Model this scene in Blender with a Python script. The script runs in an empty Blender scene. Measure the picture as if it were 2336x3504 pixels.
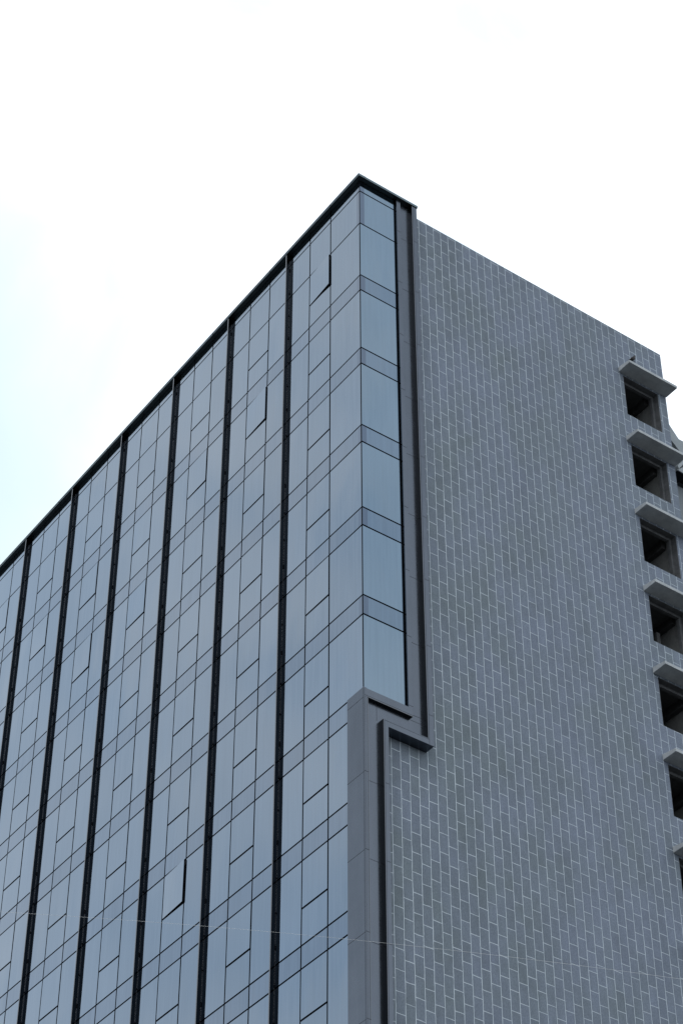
import bpy, bmesh, math, random
from mathutils import Vector, Matrix
random.seed(7)
S = bpy.context.scene
C = bpy.context.collection
ZO = 60.425                     # height of the top floor line above the street
ANG = 0.0174                    # the stone side is turned 1 degree off square

# ------------------------------------------------------------------ camera
Rt = Vector((8.19183536e-01, -5.73531428e-01, -1.87647901e-04))
Up = Vector((-0.37918601, -0.54184247, 0.75008314))
Fw = Vector((0.43029793, 0.6143846, 0.66134352))
CAM = Vector((-31.6335, -44.0223, -58.8249 + ZO))
FPX = 7810.27
cd = bpy.data.cameras.new("camera"); cam = bpy.data.objects.new("camera", cd); C.objects.link(cam)
M = Matrix((Rt, Up, -Fw)).transposed().to_4x4(); M.translation = CAM
cam.matrix_world = M
cd.sensor_fit = 'VERTICAL'; cd.sensor_height = 36.0; cd.sensor_width = 24.0
cd.lens = 36.0 * FPX / 3504.0
cd.clip_start = 0.5; cd.clip_end = 3000
S.camera = cam

# ------------------------------------------------------------------ world: bright overcast sky
SUN_DIR = Vector((-0.55, -0.50, 0.67)).normalized()
w = bpy.data.worlds.new("World"); S.world = w; w.use_nodes = True
nt = w.node_tree; N = nt.nodes; L = nt.links
N.clear()
out = N.new('ShaderNodeOutputWorld'); bg = N.new('ShaderNodeBackground'); bg.inputs['Strength'].default_value = 0.1
L.new(bg.outputs[0], out.inputs[0])
sky = N.new('ShaderNodeTexSky'); sky.sky_type = 'NISHITA'; sky.sun_disc = False
sky.sun_elevation = math.asin(SUN_DIR.z); sky.sun_rotation = math.atan2(SUN_DIR.x, SUN_DIR.y)
tc = N.new('ShaderNodeTexCoord')
# soft cloud cover
n1 = N.new('ShaderNodeTexNoise'); n1.inputs['Scale'].default_value = 13; n1.inputs['Detail'].default_value = 6; n1.inputs['Distortion'].default_value = .6; n1.inputs['Roughness'].default_value = .5
L.new(tc.outputs['Generated'], n1.inputs['Vector'])
r1 = N.new('ShaderNodeMapRange'); r1.inputs[1].default_value = .34; r1.inputs[2].default_value = .66
L.new(n1.outputs['Fac'], r1.inputs[0])
cl = N.new('ShaderNodeMix'); cl.data_type = 'RGBA'
cl.inputs[6].default_value = (10.7, 12.6, 14.6, 1); cl.inputs[7].default_value = (14.2, 15.0, 15.8, 1)
L.new(r1.outputs[0], cl.inputs[0])
# a thinner, bluer patch of cloud low on the left
tint = (Fw - Rt * (2000 / FPX) + Up * (150 / FPX)).normalized()
dp = N.new('ShaderNodeVectorMath'); dp.operation = 'DOT_PRODUCT'; dp.inputs[1].default_value = tint
L.new(tc.outputs['Generated'], dp.inputs[0])
r2 = N.new('ShaderNodeMapRange'); r2.interpolation_type = 'SMOOTHSTEP'
r2.inputs[1].default_value = math.cos(math.radians(12)); r2.inputs[2].default_value = math.cos(math.radians(1.0))
L.new(dp.outputs['Value'], r2.inputs[0])
c2 = N.new('ShaderNodeMix'); c2.data_type = 'RGBA'; c2.inputs[7].default_value = (8.0, 9.75, 10.0, 1)
L.new(r2.outputs[0], c2.inputs[0]); L.new(cl.outputs[2], c2.inputs[6])
mx = N.new('ShaderNodeMix'); mx.data_type = 'RGBA'; mx.inputs[0].default_value = 0.93
L.new(sky.outputs[0], mx.inputs[6]); L.new(c2.outputs[2], mx.inputs[7])
sx = N.new('ShaderNodeSeparateXYZ'); L.new(tc.outputs['Generated'], sx.inputs[0])
r3 = N.new('ShaderNodeMapRange'); r3.inputs[1].default_value = .78; r3.inputs[2].default_value = .48; r3.inputs[3].default_value = .98; r3.inputs[4].default_value = 1.10
L.new(sx.outputs[2], r3.inputs[0])
vs = N.new('ShaderNodeVectorMath'); vs.operation = 'SCALE'; L.new(mx.outputs[2], vs.inputs[0]); L.new(r3.outputs[0], vs.inputs['Scale'])
L.new(vs.outputs[0], bg.inputs['Color'])

ld = bpy.data.lights.new("sun", 'SUN'); ld.energy = 0.5; ld.angle = math.radians(40); ld.color = (1, .97, .93)
sun = bpy.data.objects.new("sun", ld); C.objects.link(sun)
sun.rotation_euler = SUN_DIR.to_track_quat('Z', 'Y').to_euler(); sun.location = (-20, -20, 90)

S.view_settings.view_transform = 'Standard'; S.view_settings.look = 'None'
S.view_settings.gamma = 1; S.view_settings.exposure = 0; S.view_settings.use_curve_mapping = False

# ------------------------------------------------------------------ materials
def mat(name):
    m = bpy.data.materials.new(name); m.use_nodes = True
    return m, m.node_tree.nodes, m.node_tree.links, m.node_tree.nodes['Principled BSDF']
def noise(N, L, vec, scale, detail=3, rough=.5):
    n = N.new('ShaderNodeTexNoise'); n.inputs['Scale'].default_value = scale
    n.inputs['Detail'].default_value = detail; n.inputs['Roughness'].default_value = rough
    if vec is not None: L.new(vec, n.inputs['Vector'])
    return n.outputs['Fac']
def mapr(N, L, v, a, b, c, d):
    n = N.new('ShaderNodeMapRange')
    for i, x in zip((1, 2, 3, 4), (a, b, c, d)): n.inputs[i].default_value = x
    L.new(v, n.inputs[0]); return n.outputs[0]
def mapping(N, L, vec, scale=(1, 1, 1), loc=(0, 0, 0)):
    n = N.new('ShaderNodeMapping'); n.inputs['Scale'].default_value = scale; n.inputs['Location'].default_value = loc
    L.new(vec, n.inputs['Vector']); return n.outputs[0]
def math_(N, L, op, a, b=None):
    n = N.new('ShaderNodeMath'); n.operation = op
    for i, x in enumerate((a, b)):
        if x is None: continue
        if isinstance(x, (int, float)): n.inputs[i].default_value = x
        else: L.new(x, n.inputs[i])
    return n.outputs[0]
def mixc(N, L, fac, a, b, mode='MIX'):
    n = N.new('ShaderNodeMix'); n.data_type = 'RGBA'; n.blend_type = mode
    for i, x in ((0, fac), (6, a), (7, b)):
        if isinstance(x, (int, float)): n.inputs[i].default_value = x
        elif isinstance(x, tuple): n.inputs[i].default_value = (*x, 1)
        else: L.new(x, n.inputs[i])
    return n.outputs[2]
def bump(N, L, h, st, dist, bs):
    b = N.new('ShaderNodeBump'); b.inputs['Strength'].default_value = st; b.inputs['Distance'].default_value = dist
    L.new(h, b.inputs['Height']); L.new(b.outputs[0], bs.inputs['Normal'])

def glass_mat(name, col, var=.042, dusty=1.0):
    m, N, L, b = mat(name)
    g = N.new('ShaderNodeNewGeometry').outputs['Position']
    oi = N.new('ShaderNodeObjectInfo').outputs['Random']
    st = noise(N, L, mapping(N, L, g, (9, 9, .35)), 1.0, 5, .6)          # rain and dust streaks
    sp = noise(N, L, mapping(N, L, g, (1, 1, 1)), 9.0, 2, .5)             # specks
    big = noise(N, L, mapping(N, L, g, (.22, .22, .16)), 1.0, 3, .5)
    f = mapr(N, L, oi, 0, 1, 1 - var, 1 + var)
    f = math_(N, L, 'MULTIPLY', f, mapr(N, L, st, .3, .7, 1 - .045 * dusty, 1 + .045 * dusty))
    f = math_(N, L, 'MULTIPLY', f, mapr(N, L, big, .3, .7, .965, 1.035))
    f = math_(N, L, 'MULTIPLY', f, mapr(N, L, sp, .76, .80, 1, .78))
    v = N.new('ShaderNodeVectorMath'); v.operation = 'SCALE'; v.inputs[0].default_value = col
    L.new(f, v.inputs['Scale']); L.new(v.outputs[0], b.inputs['Base Color'])
    b.inputs['Metallic'].default_value = 1.0
    L.new(mapr(N, L, st, .3, .7, .02, .10), b.inputs['Roughness'])
    wv = noise(N, L, mapping(N, L, g, (.9, .9, .5)), 1.0, 1, .3)
    bump(N, L, wv, .35, .02, b)
    return m
M_GL = glass_mat('coated_glass', (.127, .162, .204))
M_GR = glass_mat('coated_glass_side', (.139, .187, .234), .02)  # same glass; the side's brighter sky reflection is put into the colour
M_SP = glass_mat('spandrel_glass', (.110, .141, .182), .035, 1.7)
M_SR = glass_mat('spandrel_glass_side', (.118, .158, .205), .02, 1.3)  # same spandrel glass, its side reflection likewise put into the colour
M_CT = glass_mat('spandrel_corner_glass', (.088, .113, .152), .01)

def metal_mat(name, col, rough=.23, streak=.05, tint=1.0):
    m, N, L, b = mat(name)
    g = N.new('ShaderNodeNewGeometry').outputs['Position']
    st = noise(N, L, mapping(N, L, g, (3, 3, .3)), 1.0, 4, .6)
    fn = noise(N, L, g, 1.3, 4, .6)
    f = math_(N, L, 'MULTIPLY', mapr(N, L, st, .3, .7, 1 - streak, 1 + streak), mapr(N, L, fn, .3, .7, .96, 1.05))
    v = N.new('ShaderNodeVectorMath'); v.operation = 'SCALE'; v.inputs[0].default_value = col
    L.new(f, v.inputs['Scale']); L.new(v.outputs[0], b.inputs['Base Color'])
    b.inputs['Metallic'].default_value = 1.0; b.inputs['Specular Tint'].default_value = (tint, tint, tint, 1)
    L.new(mapr(N, L, fn, .3, .7, rough - .03, rough + .05), b.inputs['Roughness'])
    return m
M_ME = metal_mat('slate_metal_panel', (.096, .107, .125), tint=.50)
M_RIM = metal_mat('metal_edge_trim', (.105, .108, .115), .35)
M_FIN = metal_mat('shaded_side_metal', (.010, .013, .017), .2)  # near-black: the shade of fin and frame sides is put into the colour
M_COR = metal_mat('cornice_metal', (.115, .140, .150), .35, tint=.6)
M_CON = metal_mat('conduit_metal', (.24, .24, .25), .4)
def flat(name, col, rough=.7, spec=.25):
    m, N, L, b = mat(name)
    g = N.new('ShaderNodeNewGeometry').outputs['Position']
    n = noise(N, L, g, 3, 3, .6)
    L.new(mixc(N, L, n, tuple(c * .8 for c in col), tuple(c * 1.2 for c in col)), b.inputs['Base Color'])
    b.inputs['Roughness'].default_value = rough
    b.inputs['Specular IOR Level'].default_value = spec
    return m
M_BLK = flat('black_gasket', (.006, .007, .010), .7, .08)
M_SEAM = flat('shadow_joint', (.014, .015, .020), .8)
def concrete(name, c1, c2, sc=2.5):
    m, N, L, b = mat(name)
    g = N.new('ShaderNodeNewGeometry').outputs['Position']
    a = noise(N, L, g, sc, 6, .65); f = noise(N, L, mapping(N, L, g, (14, 14, 14)), 1, 3, .7)
    fac = math_(N, L, 'ADD', math_(N, L, 'MULTIPLY', a, .75), math_(N, L, 'MULTIPLY', f, .25))
    fac = mapr(N, L, fac, .35, .65, 0, 1)
    L.new(mixc(N, L, fac, c1, c2), b.inputs['Base Color'])
    b.inputs['Roughness'].default_value = .9; b.inputs['Specular IOR Level'].default_value = .2
    bump(N, L, fac, .5, .01, b)
    return m
M_CONC = concrete('rendered_concrete', (.28, .295, .305), (.40, .415, .42))
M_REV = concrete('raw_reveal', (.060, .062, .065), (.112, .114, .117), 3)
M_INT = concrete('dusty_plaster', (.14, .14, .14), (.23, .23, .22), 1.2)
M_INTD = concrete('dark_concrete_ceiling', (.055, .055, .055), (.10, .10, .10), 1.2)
M_RB = concrete('grey_render', (.15, .165, .175), (.21, .225, .235), .8)
M_RBL = concrete('pale_render', (.22, .24, .25), (.30, .32, .33), 1)

# stone tiles laid in upright courses, pale hand-pointed joints
def stone_mat():
    m, N, L, b = mat('stone_tiles')
    tc = N.new('ShaderNodeTexCoord').outputs['Object']
    s = N.new('ShaderNodeSeparateXYZ'); L.new(tc, s.inputs[0])
    wob = noise(N, L, mapping(N, L, tc, (2.3, 2.3, 1.7)), 1, 4, .6)
    wob2 = noise(N, L, mapping(N, L, tc, (2.3, 2.3, 1.7), (7, 3, 5)), 1, 4, .6)
    # joints are rougher near the metal frame, tidier further along
    near = mapr(N, L, s.outputs[0], 2.0, 6.5, 1.0, .45)
    du = math_(N, L, 'MULTIPLY', math_(N, L, 'MULTIPLY', math_(N, L, 'SUBTRACT', wob, .5), .050), near)
    dz = math_(N, L, 'MULTIPLY', math_(N, L, 'MULTIPLY', math_(N, L, 'SUBTRACT', wob2, .5), .060), near)
    U = math_(N, L, 'ADD', math_(N, L, 'SUBTRACT', s.outputs[0], 2.870 - .3408 * 20), du)
    row = math_(N, L, 'FLOOR', math_(N, L, 'DIVIDE', U, .3408))
    wn = N.new('ShaderNodeTexWhiteNoise'); wn.noise_dimensions = '1D'; L.new(row, wn.inputs['W'])
    jit = math_(N, L, 'MULTIPLY', math_(N, L, 'SUBTRACT', wn.outputs['Value'], .5), .07)
    Z = math_(N, L, 'ADD', math_(N, L, 'ADD', math_(N, L, 'SUBTRACT', s.outputs[2], ZO - 19.51 - .669 * 60), dz), jit)
    cv = N.new('ShaderNodeCombineXYZ'); L.new(Z, cv.inputs[0]); L.new(U, cv.inputs[1])
    br = N.new('ShaderNodeTexBrick'); L.new(cv.outputs[0], br.inputs['Vector'])
    br.offset = .5; br.offset_frequency = 2; br.squash = 1
    br.inputs['Scale'].default_value = 1
    br.inputs['Brick Width'].default_value = .669; br.inputs['Row Height'].default_value = .3408
    mw = noise(N, L, mapping(N, L, tc, (1.7, 1.7, 2.1), (3, 1, 9)), 1, 3, .6)
    msz = math_(N, L, 'MULTIPLY', mapr(N, L, mw, .3, .7, .0092, .0142), mapr(N, L, s.outputs[0], 2.5, 9, 1.0, .80))
    L.new(msz, br.inputs['Mortar Size'])
    br.inputs['Mortar Smooth'].default_value = .12
    br.inputs['Bias'].default_value = 0
    br.inputs['Color1'].default_value = (0, 0, 0, 1); br.inputs['Color2'].default_value = (1, 1, 1, 1)
    br.inputs['Mortar'].default_value = (0.5, .5, .5, 1)
    rnd = br.outputs['Color']
    big = noise(N, L, mapping(N, L, tc, (.42, .42, .30)), 1, 4, .6)
    left = mapr(N, L, s.outputs[0], 1.0, 8.0, .17, -.10)
    g = math_(N, L, 'ADD', math_(N, L, 'MULTIPLY', math_(N, L, 'SUBTRACT', rnd, .5), .34), math_(N, L, 'ADD', mapr(N, L, big, .3, .7, -.15, 1.0), left))
    g = mapr(N, L, g, 0, 1, 0, 1)
    spk = noise(N, L, mapping(N, L, tc, (34, 34, 17)), 1, 3, .75)
    mid = noise(N, L, mapping(N, L, tc, (6, 6, 3)), 1, 4, .7)
    base = mixc(N, L, g, (.138, .160, .202), (.120, .143, .158))
    k = math_(N, L, 'MULTIPLY', mapr(N, L, spk, .30, .70, .72, 1.27), mapr(N, L, mid, .3, .7, .91, 1.09))
    stn = noise(N, L, mapping(N, L, tc, (1.5, 1.5, .10), (4, 0, 0)), 1, 5, .65)
    k = math_(N, L, 'MULTIPLY', k, mapr(N, L, stn, .3, .7, .93, 1.07))
    rb = N.new('ShaderNodeTexWhiteNoise'); rb.noise_dimensions = '1D'
    L.new(math_(N, L, 'MULTIPLY', rnd, 91.7), rb.inputs['W'])
    k = math_(N, L, 'MULTIPLY', k, mapr(N, L, rb.outputs['Value'], 0, 1, .94, 1.06))
    v = N.new('ShaderNodeVectorMath'); v.operation = 'SCALE'; L.new(base, v.inputs[0]); L.new(k, v.inputs['Scale'])
    # pointing fades out here and there
    miss = noise(N, L, mapping(N, L, tc, (1.1, 1.1, 1.3), (20, 4, 2)), 1, 4, .65)
    mf = math_(N, L, 'MULTIPLY', br.outputs['Fac'], mapr(N, L, miss, .28, .38, .55, 1.0))
    mcol = mixc(N, L, mapr(N, L, mid, .3, .7, 0, 1), (.34, .38, .41), (.46, .50, .53))
    L.new(mixc(N, L, mf, v.outputs[0], mcol), b.inputs['Base Color'])
    b.inputs['Roughness'].default_value = .82; b.inputs['Specular IOR Level'].default_value = .3
    h = math_(N, L, 'ADD', math_(N, L, 'MULTIPLY', br.outputs['Fac'], .7), math_(N, L, 'MULTIPLY', spk, .3))
    bump(N, L, h, .35, .008, b)
    return m
M_ST = stone_mat()

# ------------------------------------------------------------------ helpers
def tag(o, label=None, cat=None, group=None, kind=None):
    if label: o['label'] = label
    if cat: o['category'] = cat
    if group: o['group'] = group
    if kind: o['kind'] = kind
    return o
def empty(name, loc=(0, 0, 0)):
    o = bpy.data.objects.new(name, None); C.objects.link(o); o.location = loc; return o
class MB:
    def __init__(s): s.v = []; s.f = []; s.mi = []; s.cur = 0
    def box(s, x0, x1, y0, y1, z0, z1):
        n = len(s.v)
        s.v += [(x, y, z) for z in (z0, z1) for y in (y0, y1) for x in (x0, x1)]
        s.f += [tuple(n + i for i in q) for q in ((0, 2, 3, 1), (4, 5, 7, 6), (0, 1, 5, 4), (2, 6, 7, 3), (0, 4, 6, 2), (1, 3, 7, 5))]
        s.mi += [s.cur] * 6; return s
    def prism(s, pts, a, b, axis='y'):          # polygon in (u,z) extruded along y from a to b
        n = len(s.v); k = len(pts)
        for t in (a, b):
            for p in pts: s.v.append((p[0], t, p[1]) if axis == 'y' else (t, p[0], p[1]))
        s.f.append(tuple(n + i for i in range(k))); s.f.append(tuple(n + k + i for i in reversed(range(k))))
        for i in range(k):
            j = (i + 1) % k; s.f.append((n + i, n + k + i, n + k + j, n + j))
        s.mi += [s.cur] * (k + 2); return s
    def quad(s, *p):
        n = len(s.v); s.v += list(p); s.f.append((n, n + 1, n + 2, n + 3)); s.mi.append(s.cur); return s
    def tube(s, pts, r, n=6):
        k0 = len(s.v)
        for i, p in enumerate(pts):
            p = Vector(p); a = Vector(pts[max(0, i - 1)]); b = Vector(pts[min(len(pts) - 1, i + 1)])
            d = (b - a).normalized(); u = d.orthogonal().normalized(); v = d.cross(u)
            for j in range(n):
                t = 2 * math.pi * j / n; s.v.append(tuple(p + (u * math.cos(t) + v * math.sin(t)) * r))
        for i in range(len(pts) - 1):
            for j in range(n):
                a = k0 + i * n + j; b = k0 + i * n + (j + 1) % n
                s.f.append((a, b, b + n, a + n)); s.mi.append(s.cur)
        return s
    def build(s, name, mats, parent=None, rot=0, bevel=0, loc=None):
        me = bpy.data.meshes.new(name); me.from_pydata(s.v, [], s.f)
        if not isinstance(mats, (list, tuple)): mats = [mats]
        for m in mats: me.materials.append(m)
        for p, i in zip(me.polygons, s.mi): p.material_index = i
        bm = bmesh.new(); bm.from_mesh(me); bmesh.ops.recalc_face_normals(bm, faces=bm.faces); bm.to_mesh(me); bm.free()
        o = bpy.data.objects.new(name, me); C.objects.link(o)
        if parent: o.parent = parent
        if rot: o.rotation_euler.z = rot
        if loc: o.location = loc
        if bevel:
            md = o.modifiers.new('bevel', 'BEVEL'); md.width = bevel; md.segments = 2; md.limit_method = 'ANGLE'
        return o
def proj(P):                                     # photograph pixel of a point, only used to rank panes by size
    d = Vector(P) - CAM; w = d.dot(Fw)
    return 1168 + FPX * d.dot(Rt) / w, 1752 - FPX * d.dot(Up) / w
EX = Vector((math.cos(ANG), math.sin(ANG), 0)); NY = Vector((math.sin(ANG), -math.cos(ANG), 0))
def RP(u, o, z): return EX * u + NY * o + Vector((0, 0, z + ZO))
def LP(u, o, z): return Vector((-o, u, z + ZO))

# ------------------------------------------------------------------ ground
g = MB().quad((-900, -900, 0), (900, -900, 0), (900, 900, 0), (-900, 900, 0))
M_GND = concrete('asphalt', (.080, .081, .083), (.125, .125, .12), .5)
tag(g.build('ground', M_GND), kind='structure')

# ------------------------------------------------------------------ the building
B = empty('office_building', (0, 0, 0))
tag(B, 'tall office block with blue glass front and grey stone tile side', 'building')

P = 3.6; SP = .7557; OO = 1.631
ZT = 5.005; ZA = 4.441; ZB = 2.706; ZOB = 1.109
cz = lambda k: -k * P
dz = lambda k: -k * P - SP
oz = lambda k: -k * P - SP - OO
MO = [1.823, 5.827, 9.8175, 13.790, 17.806, 21.7845, 25.744, 29.735]
ME_ = [3.1475, 7.161, 11.139, 15.107, 19.122, 23.084, 27.07, 31.05]
FI = [(ME_[i] + MO[i + 1]) / 2 for i in range(7)] + [32.40]
FW = .06
NF = 11
ZBOT = dz(NF)
YEND = FI[-1] + FW

# structural body behind the skins, and the part below the modelled floors
b = MB(); b.box(.14, 2.4, .50, YEND - .05, 0, ZO + ZT - .05)
b.build('core_wall', M_BLK, B)
b = MB(); b.box(2.4, 10.6, .70, YEND - .05, 0, ZO + 4.6); b.box(10.6, 14.5, 5.2, YEND - .05, 0, ZO + 4.6)
b.build('rear_wall', M_RB, B)
b = MB(); b.box(.045, .138, .04, YEND - .02, ZO + ZBOT, ZO + ZT)
b.build('curtain_wall_backing', M_BLK, B)
b = MB(); b.box(.03, 1.600, .045, .12, ZO - 18.30, ZO + ZT)
b.build('curtain_wall_backing', M_BLK, B, rot=ANG)
b = MB(); b.box(.0, .138, .74, YEND - .02, 0, ZO + ZBOT - .02)
b.build('lower_glazing', M_GL, B)

# ---- panes
G = .030                                          # half joint
def gbox(mb, x0, x1, y0, y1, z0, z1, face):      # pane: coated outer face (material 0), black edges (1)
    mb.cur = 1; n = len(mb.mi); mb.box(x0, x1, y0, y1, z0, z1); mb.mi[n + face] = 0; mb.cur = 0
def lpane(mb, u0, u1, z0, z1, gt=G, gb=G, off=0.0, tilt=None, gl=G, gr=G):
    gbox(mb, off, off + .03, u0 + gl, u1 - gr, ZO + z0 + gb, ZO + z1 - gt, 4)
def area(f, u0, u1, z0, z1):
    q = [proj(f(u, 0, z)) for u, z in ((u0, z0), (u1, z0), (u1, z1), (u0, z1))]
    cx = sum(p[0] for p in q) / 4; cy = sum(p[1] for p in q) / 4
    if not (-60 < cx < 2400 and -60 < cy < 3560): return 0
    return abs(sum(q[i][0] * q[(i + 1) % 4][1] - q[(i + 1) % 4][0] * q[i][1] for i in range(4))) / 2
vis = []; spa = []                                # (area, side, u0,u1,z0,z1)
cols = [(0.012, MO[0], 'corner')]
for j in range(8):
    cols.append((MO[j], ME_[j], 'centre'))
    cols.append((ME_[j], FI[j] - .002, 'a'))
    if j < 7: cols.append((FI[j] + FW + .002, MO[j + 1], 'b'))
wins = []
for u0, u1, kind in cols:
    j = MO.index(u0) if kind == 'centre' else -1
    zmin = ZBOT
    def add(lst, z0, z1, u0=u0, u1=u1, kind=kind):
        a0 = u0
        if kind == 'corner' and z1 < -17.9: a0 = .735
        if kind == 'corner' and z0 < -18.0 < z1:   # pane notched by the metal post: two panes
            lst.append((area(LP, .012, u1, -18.03, z1), 'L', .012, u1, -18.03, z1))
            lst.append((area(LP, .735, u1, z0, -18.03), 'LN', .735, u1, z0, -18.03)); return
        lst.append((area(LP, a0, u1, z0, z1), 'L', a0, u1, z0, z1))
    add(vis, ZA, ZT); add(vis, ZB, ZA)
    if kind == 'centre':
        wins.append((j, -1, u0, u1, ZOB, ZB)); add(vis, cz(0), ZOB)
    else: add(vis, cz(0), ZB)
    for k in range(NF):
        add(spa, dz(k), cz(k))
        if kind == 'centre':
            wins.append((j, k, u0, u1, oz(k), dz(k))); add(vis, cz(k + 1), oz(k))
        else: add(vis, cz(k + 1), dz(k))
RU = 1.556
vr = [(ZA, ZT), (ZB, ZA), (cz(0), ZB)] + [(cz(k + 1), dz(k)) for k in range(4)] + [(-18.06, dz(4))]
for z0, z1 in vr: vis.append((area(RP, .012, RU, z0, z1), 'R', .012, RU, z0, z1))
for k in range(5): spa.append((area(RP, .012, RU, dz(k), cz(k)), 'R', .012, RU, dz(k), cz(k)))
def mk_pane(mb, side, u0, u1, z0, z1):
    if side == 'L': lpane(mb, u0, u1, z0, z1)
    elif side == 'LN': gbox(mb, 0, .03, u0, u1 - G, ZO + z0 + G, ZO + z1, 4)
    else: gbox(mb, u0 + .002, u1 - .004, 0, .03, ZO + z0 + G, ZO + z1 - G, 2)
def emit(lst, name, mL, mR):
    lst.sort(key=lambda t: -t[0])
    one = [t for t in lst[:99] if t[0] > 0]; rest = lst[len(one):]
    for t in one:
        mb = MB(); side = t[1]
        u0, u1, z0, z1 = t[2:]
        mk_pane(mb, *t[1:])
        # set each pane very slightly out of true, as glazing is
        o = mb.build(name, [mR if side == 'R' else mL, M_BLK], B, rot=ANG if side == 'R' else 0)
        if u0 < .02 and name == 'spandrel_panel':
            c = MB()
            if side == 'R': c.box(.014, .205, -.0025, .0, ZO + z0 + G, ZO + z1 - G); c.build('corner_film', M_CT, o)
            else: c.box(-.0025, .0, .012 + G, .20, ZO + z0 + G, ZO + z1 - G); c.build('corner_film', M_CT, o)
    for side in ('L', 'R'):
        rr = [t for t in rest if t[1][0] == side]
        if not rr: continue
        mb = MB()
        for t in rr: mk_pane(mb, *t[1:])
        tag(mb.build(name, [mR if side == 'R' else mL, M_BLK], B, rot=ANG if side == 'R' else 0), kind='stuff')
emit(vis, 'glass_pane', M_GL, M_GR)
emit(spa, 'spandrel_panel', M_SP, M_SR)
# the slab edge shows through the glass at the corner of the parapet row
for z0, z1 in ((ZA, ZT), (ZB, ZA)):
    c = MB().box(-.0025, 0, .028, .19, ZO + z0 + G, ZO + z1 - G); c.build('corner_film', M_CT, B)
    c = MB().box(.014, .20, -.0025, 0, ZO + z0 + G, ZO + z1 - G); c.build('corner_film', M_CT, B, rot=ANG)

# ---- side-hung windows; hinge on the far side, some ajar
ajar = {(0, -1): 2.7, (1, 0): 2.0, (2, 5): 2.5, (2, 0): .9, (4, 0): .9, (4, 1): 1.2, (5, 0): .8, (3, 1): .8, (6, -1): .8, (0, 3): .4, (1, 6): .35}
hid = MB()
for j, k, u0, u1, z0, z1 in wins:
    big = area(LP, u0, u1, z0, z1)
    wdt = u1 - u0; gb = .038; gs = .027
    if big == 0:
        hid.box(-.004, .04, u0 + gs, u1 - gs, ZO + z0 + gb, ZO + z1 - G); continue
    H = empty('window', (0, u1 - gs, ZO + z0)); H.parent = B
    hh = z1 - z0
    fr = MB()
    t = .022; y0, y1 = -(wdt - 2 * gs), 0; a, c = gb, hh - G
    fr.box(.004, .024, y0, y1, a, a + t); fr.box(.004, .024, y0, y1, c - t, c)
    fr.box(.004, .024, y0, y0 + t, a + t, c - t); fr.box(.004, .024, y1 - t, y1, a + t, c - t)
    f = fr.build('frame', M_BLK, H)
    pn = MB().box(-.004, .004, y0, y1, a, c)
    pn.build('pane', M_GL, H)
    an = ajar.get((j, k), random.choice((0, 0, .12, .2)))
    H.rotation_euler.z = -math.radians(an)
    if an >= 1.2: H['label'] = 'window standing ajar'
tag(hid.build('window', M_GL, B), kind='stuff')

# ---- fins with a thin conduit clipped along their foot
for i, u in enumerate(FI):
    f = MB().box(-.150, .040, u, u + FW, 0, ZO + ZT - .003)
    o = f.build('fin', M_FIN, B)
    e = MB().box(-.154, -.1502, u + .004, u + FW - .004, 0, ZO + ZT); e.build('edge_strip', M_RIM, o)
    cm = MB(); cm.box(-.016, -.009, u - .012, u - .006, 0, ZO + ZT - .3)
    cm.cur = 1
    z = ZO + ZT - .9; n = 0
    while z > ZO - 34:
        cm.box(-.026, -.001, u - .018, u - .0005, z, z + (.07 if n % 3 else .16)); z -= 1.2; n += 1
    cm.build('conduit', [M_CON, M_BLK], o)

# ---- cornice
cn = MB()
OL, OR, UC = .172, .205, 2.50
cn.box(-OL, .14, -OR, YEND + .1, ZO + ZT, ZO + ZT + .11)
cn.cur = 1
for y in [1.6 + 4 * i for i in range(8)]: cn.box(-OL - .0135, -OL + .05, y, y + .012, ZO + ZT + .001, ZO + ZT + .109)
co = cn.build('cornice', [M_COR, M_SEAM], B)
cr = MB().box(.141, UC, -OR + .004, .14, ZO + ZT + .001, ZO + ZT + .109)
cr.build('cornice', M_COR, B, rot=ANG)
lip = MB().box(-OL - .012, -OL, -OR - .012, YEND + .1, ZO + ZT + .080, ZO + ZT + .113)
lip.build('drip_edge', M_RIM, co)
b = MB(); b.box(.145, 2.46, .5, YEND, ZO + ZT - .04, ZO + ZT + .09); b.build('roof', M_RB, B)

# ---- stone wall with a column of unglazed window openings
YS = .234
WU0, WU1, WZ0, WH = 12.607, 14.365, .572, 2.03
SW0, SW1, STOP = .70, 14.785, 5.013
NW = 10
st = MB()
th = .22
st.box(SW0, WU0, YS, YS + th, 0, ZO + STOP)
st.box(WU1, SW1, YS, YS + th, 0, ZO + STOP)
zt = ZO + STOP
for k in range(NW):
    zl = ZO + WZ0 - P * k
    st.box(WU0, WU1, YS, YS + th, zl + WH, zt); zt = zl
st.box(WU0, WU1, YS, YS + th, 0, zt)
bmj = st.build('stone_wall', M_ST, B, rot=ANG)
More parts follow.
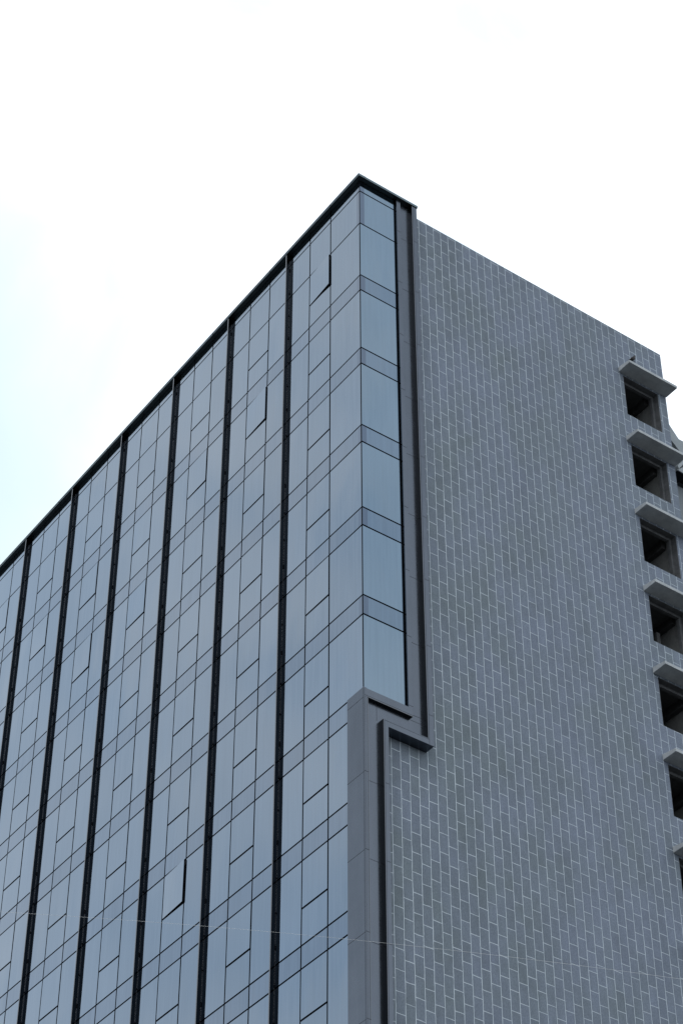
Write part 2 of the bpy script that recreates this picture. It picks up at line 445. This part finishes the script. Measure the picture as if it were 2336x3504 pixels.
# far end of the block
b = MB().box(SW1 - .25, SW1 - .003, YS + th, 12, 0, ZO + STOP - .01); b.build('end_wall', M_RB, B, rot=ANG)
for k in range(NW):
    zl = ZO + WZ0 - P * k
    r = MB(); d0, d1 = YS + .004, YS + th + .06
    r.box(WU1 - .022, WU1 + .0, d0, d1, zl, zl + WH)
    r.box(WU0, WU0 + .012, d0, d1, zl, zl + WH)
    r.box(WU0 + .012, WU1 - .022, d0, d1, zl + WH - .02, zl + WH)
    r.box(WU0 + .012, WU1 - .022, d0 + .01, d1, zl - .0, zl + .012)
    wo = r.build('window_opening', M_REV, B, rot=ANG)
    # unfitted frame stub inside the jamb, darker lintel behind
    q = MB(); q.box(WU1 - .14, WU1 - .03, d1 - .05, d1 + .10, zl + .012, zl + WH - .02)
    q.box(WU0 + .012, WU1 - .14, d1 - .05, d1 + .08, zl + WH - .13, zl + WH - .02)
    q.build('subframe', M_REV, wo)
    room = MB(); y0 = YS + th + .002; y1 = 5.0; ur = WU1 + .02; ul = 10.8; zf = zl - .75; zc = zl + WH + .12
    room.cur = 0
    room.quad((ur, y0, zf), (ur, y1, zf), (ur, y1, zc), (ur, y0, zc))
    room.quad((ul, y0, zf), (ul, y1, zf), (ul, y1, zc), (ul, y0, zc))
    room.quad((ul, y1, zf), (ur, y1, zf), (ur, y1, zc), (ul, y1, zc))
    room.quad((ul, y0, zf), (ur, y0, zf), (ur, y1, zf), (ul, y1, zf))
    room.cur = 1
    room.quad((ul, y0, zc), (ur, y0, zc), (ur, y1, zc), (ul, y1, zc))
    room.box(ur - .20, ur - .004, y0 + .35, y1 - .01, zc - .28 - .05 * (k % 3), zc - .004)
    if k in (0, 1): room.box(ur - .95, ur - .55, 2.0 + .3 * k, 2.45 + .3 * k, zf + .004, zc - .004)
    if k in (0, 4): room.box(ul + .01, ur - .21, 1.7, 1.95, zc - .35, zc - .004)
    rk = random.Random(k * 7 + 3); room.cur = 1
    for q_ in range(rk.choice((1, 2, 3))):           # odd boards and ducts left in the shell
        x_ = rk.uniform(WU0 + .5, WU1 - .5); y_ = rk.uniform(1.2, 2.8); w_ = rk.uniform(.06, .3); h_ = rk.uniform(1.6, 2.6)
        room.box(x_, x_ + w_, y_, y_ + rk.uniform(.03, .2), zf + .004, zf + h_)
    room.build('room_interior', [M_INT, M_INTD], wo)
    # canopy slab over the opening
    c = MB(); zz = zl + 2.105
    jx = random.uniform(-.012, .012)
    pr_ = [(-.40, zz + .01), (-.40, zz + .135), (YS - .003, zz + .235), (YS - .003, zz)]
    n = len(c.v)
    for u in (12.395 + jx, 14.820 + jx):
        for y, z in pr_: c.v.append((u, y, z))
    c.f += [(n, n + 1, n + 2, n + 3), (n + 7, n + 6, n + 5, n + 4)] + [(n + i, n + 4 + i, n + 4 + (i + 1) % 4, n + (i + 1) % 4) for i in range(4)]
    c.mi += [0] * 6
    c.build('window_canopy', M_CONC, B, rot=ANG, bevel=.008)

# ---- metal frames round the glazed corner
def seams(lst, parent):
    s = MB()
    for bx in lst: s.box(*bx)
    s.build('joint', M_SEAM, parent, rot=0)
def zs(z0, zmin, zmax, step=2.645):
    z = z0; r = []
    while z > zmin:
        if z < zmax: r.append(z)
        z -= step
    return r
# recessed channel panels
ch = MB()
ch.box(1.60, 2.26, -.0, .06, ZO - 18.20, ZO + ZT)
ch.box(.0, 2.26, -.0, .06, ZO - 19.02, ZO - 18.20)
ch.box(.0, .62, -.0, .06, 0, ZO - 19.02)
cho = ch.build('channel_panel', M_ME, B, rot=ANG)
s = [(1.77, 2.24, -.002, .001, ZO + z, ZO + z + .012) for z in zs(3.09, -18, 4.9)]
s += [(.036, .60, -.002, .001, ZO + z, ZO + z + .012) for z in zs(-21.24, -34, -19)]
s += [(1.76, 2.24, -.002, .001, ZO - 18.20, ZO - 18.188), (1.72, 2.24, -.002, .001, ZO - 18.42, ZO - 18.408), (.46, .472, -.002, .001, ZO - 18.99, ZO - 18.3)]
seams(s, cho)
# inner frame: slim upright beside the glass, band under it, corner post below
st_ = MB().box(1.597, 1.772, -.100, .05, ZO - 18.058, ZO + ZT - .002)
so = st_.build('inner_upright', M_ME, B, rot=ANG, bevel=.003)
seams([(1.599, 1.770, -.1025, -.0995, ZO + z, ZO + z + .012) for z in zs(3.263, -18, 4.9, 2.655)], so)
bd = MB().box(-.062, 1.745, -.12, .05, ZO - 18.36, ZO - 18.06)
bo = bd.build('inner_band', M_ME, B, rot=ANG, bevel=.003)
rm = MB().box(.06, 1.747, -.123, -.1205, ZO - 18.372, ZO - 18.345); rm.build('edge_strip', M_RIM, bo)
seams([(-.06, 1.745, -.1225, -.1195, ZO - 18.325, ZO - 18.317)], bo)
po = MB()
po.box(-.0785, .062, -.118, .05, 0, ZO - 18.36)
poo = po.build('corner_post', M_ME, B, rot=ANG, bevel=.003)
e = MB().box(.0635, .078, -.112, -.04, 0, ZO - 18.37); e.build('edge_strip', M_RIM, poo)
seams([(-.04, -.034, -.1205, -.1175, 0, ZO - 18.37), (.034, .040, -.1205, -.1175, 0, ZO - 18.37)] + [(-.078, .062, -.1205, -.1175, ZO + z, ZO + z + .012) for z in zs(-21.05, -34, -19)], poo)
lp = MB().box(-.085, .03, -.110, .732, 0, ZO - 18.035)
lo = lp.build('corner_panel', M_ME, B, bevel=.003)
seams([(-.0875, -.0845, -.10, .731, ZO + z, ZO + z + .012) for z in [-18.42] + zs(-21.08, -34, -19)] + [(-.0875, -.0845, -.088, -.082, 0, ZO - 18.05)], lo)
# outer frame: right upright, bottom bar, lower left upright, standing well proud of the stone
UO0, UO1 = 2.245, 2.468
pts = [(UO0, ZO + ZT - .004), (UO0, ZO - 18.955), (.585, ZO - 18.955), (.585, 0), (.772, 0), (.772, ZO - 19.175), (UO1, ZO - 19.175), (UO1, ZO + ZT - .004)]
of = MB().prism(pts, -.17, YS + .01)
oo = of.build('outer_frame', M_ME, B, rot=ANG, bevel=.003)
s = [(UO0 + .045, UO0 + .053, -.1725, -.1695, ZO - 19.17, ZO + ZT - .01), (.63, UO0 + .05, -.1725, -.1695, ZO - 18.99, ZO - 18.982),
     (.622, .630, -.1725, -.1695, 0, ZO - 18.96)]
s += [(UO0 + .053, UO1, -.1725, -.1695, ZO + z, ZO + z + .012) for z in zs(3.09, -18.9, 4.9)]
s += [(.63, .771, -.1725, -.1695, ZO + z, ZO + z + .012) for z in zs(-21.22, -34, -19)]
seams(s, oo)
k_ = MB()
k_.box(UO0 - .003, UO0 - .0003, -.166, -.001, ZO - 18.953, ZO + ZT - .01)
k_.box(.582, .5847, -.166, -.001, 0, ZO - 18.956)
k_.build('painted_shade_strip', M_FIN, oo)  # thin strips painting the shade on the frame's left sides
e = MB()
e.box(UO0 - .0, UO0 + .010, -.1745, -.1727, ZO - 18.97, ZO + ZT - .01)
e.box(.585, .595, -.1745, -.1727, 0, ZO - 18.96)
e.build('edge_strip', M_RIM, oo)

# ------------------------------------------------------------------ second building, behind the right end
RB = empty('rear_building', tuple(RP(18, -4, -ZO)))
tag(RB, 'grey building with sloping parapet, glimpsed behind the far right edge of the stone wall', 'building')
off = RB.location
def rb(mb, name, m):
    o = mb.build(name, m, RB, rot=ANG); o.matrix_parent_inverse = Matrix.Translation(-off); return o
zz = lambda pts: [(u, z + ZO) for u, z in pts]
m_ = MB().prism(zz([(15.7, 3.55), (16.18, 2.95), (16.583, 2.44), (26, 2.42), (26, 1.55), (16.72, 1.55), (16.46, 1.85), (16.2, 2.10), (15.7, 2.62)]), 1.5, 3.4)
rb(m_, 'parapet', M_RBL)
m_ = MB().prism(zz([(15.2, 2.5), (26, 2.5), (26, -ZO), (15.2, -ZO)]), 3.5, 12)
rb(m_, 'wall', M_INTD)
m_ = MB().prism(zz([(16.60, 1.42), (26, 1.7), (26, .2), (16.66, .78)]), 1.45, 3.3)
rb(m_, 'stair_wall', M_RB)
m_ = MB().prism(zz([(16.0, .50), (16.092, .623), (16.4, 1.045), (16.489, .965), (16.169, .519), (16.05, .35)]), 1.2, 1.6)
rb(m_, 'canopy', M_RBL)
m_ = MB().prism(zz([(16.0, .30), (16.147, .45), (16.16, .47), (16.581, .841), (18, .80), (18, .42), (16.556, .40), (16.415, .27), (16.147, .281)]), 1.25, 1.7)
rb(m_, 'canopy', M_RBL)
m_ = MB(); m_.prism(zz([(16.0, .22), (16.415, .19), (16.56, .33), (18, .33), (18, .40), (16.556, .39), (16.415, .26), (16.0, .275)]), 1.22, 1.75)
m_.prism(zz([(16.05, .34), (16.17, .50), (16.50, .93), (16.56, .86), (16.15, .47)]), 1.62, 1.75)
rb(m_, 'black_frame', M_BLK)
m_ = MB().prism(zz([(15.2, .15), (26, .15), (26, -ZO), (15.2, -ZO)]), 1.8, 3.4)
rb(m_, 'lower_wall', M_RB)

# ------------------------------------------------------------------ bird on the top canopy
bd = empty('bird', tuple(RP(12.60, .385,   .572 + 2.25))); bd.scale = (1.35, 1.35, 1.55)
tag(bd, 'small dark bird perched on the front edge of the topmost window canopy', 'bird')
def blob(name, chain, m, parent, rot=ANG):
    me = bpy.data.meshes.new(name)
    me.from_pydata([c[0] for c in chain], [c[3] for c in chain if c[3]], [])
    o = bpy.data.objects.new(name, me); C.objects.link(o); o.parent = parent; o.rotation_euler.z = rot
    sk = o.modifiers.new('skin', 'SKIN')
    for v, c in zip(me.skin_vertices[0].data, chain): v.radius = (c[1], c[2])
    me.skin_vertices[0].data[0].use_root = True
    ss = o.modifiers.new('sub', 'SUBSURF'); ss.levels = 2; ss.render_levels = 2
    me.materials.append(m); return o
M_BIRD = flat('dark_plumage', (.006, .006, .008), .6)
M_WING = flat('brown_wing', (.016, .011, .011), .6)
M_BEAK = flat('beak_and_feet', (.05, .045, .035), .5)
blob('body', [((0, 0, .105), .052, .060, None), ((.035, 0, .150), .050, .052, (0, 1)), ((.055, 0, .205), .028, .030, (1, 2)),
              ((.068, 0, .238), .030, .030, (2, 3)), ((.088, 0, .243), .022, .020, (3, 4)), ((-.055, 0, .060), .040, .034, (0, 5)),
              ((-.125, 0, .020), .030, .012, (5, 6)), ((-.165, 0, -.002), .026, .006, (6, 7))], M_BIRD, bd)
blob('wing', [((.030, -.048, .150), .012, .036, None), ((-.02, -.056, .105), .012, .040, (0, 1)), ((-.08, -.045, .060), .009, .024, (1, 2)), ((-.125, -.02, .032), .005, .010, (2, 3))], M_WING, bd)
blob('wing', [((.030, .048, .150), .012, .036, None), ((-.02, .056, .105), .012, .040, (0, 1)), ((-.08, .045, .060), .009, .024, (1, 2)), ((-.125, .02, .032), .005, .010, (2, 3))], M_WING, bd)
bk = MB(); bk.v = [(.104, -.009, .246), (.104, .009, .246), (.104, 0, .232), (.104, 0, .252), (.142, 0, .240)]
bk.f = [(0, 2, 4), (2, 1, 4), (1, 3, 4), (3, 0, 4)]; bk.mi = [0] * 4
bk.build('beak', M_BEAK, bd, rot=ANG)
for sy in (-.022, .022):
    lg = MB().tube([(.0, sy, .075), (.012, sy, .035), (.008, sy, .004)], .006)
    for a in (-.5, 0, .5): lg.tube([(.008, sy, .004), (.008 + .035 * math.cos(a), sy + .035 * math.sin(a), .002)], .004)
    lg.tube([(.008, sy, .004), (-.018, sy, .002)], .004)
    lg.build('leg', M_BEAK, bd, rot=ANG)

# ------------------------------------------------------------------ thin cable crossing low in front of the facade
wp = [(-21.423, -22.328, -44.364), (-19.729, -23.173, -44.416), (-18.345, -23.954, -44.518), (-17.01, -24.809, -44.647), (-15.975, -25.524, -44.803), (-14.523, -26.664, -45.044)]
A = Vector(wp[0]); Z_ = Vector(wp[-1]); D = Z_ - A
def wire(t):                                      # straight in plan, slight sag
    p = A + D * t; m = -.085 * (t * (1 - t)) * -1
    return (p.x, p.y, p.z + ZO + .62 * t * (1 - t) * .62)
pts = [wire(-2.2 + i * .1) for i in range(55)]
M_WIRE = flat('pale_cable_sheath', (.62, .62, .60), .35)
wo_ = MB().tube(pts, .0012, 8)
tag(wo_.build('overhead_cable', M_WIRE), 'thin pale cable stretched low across the glass and stone facades', 'cable')
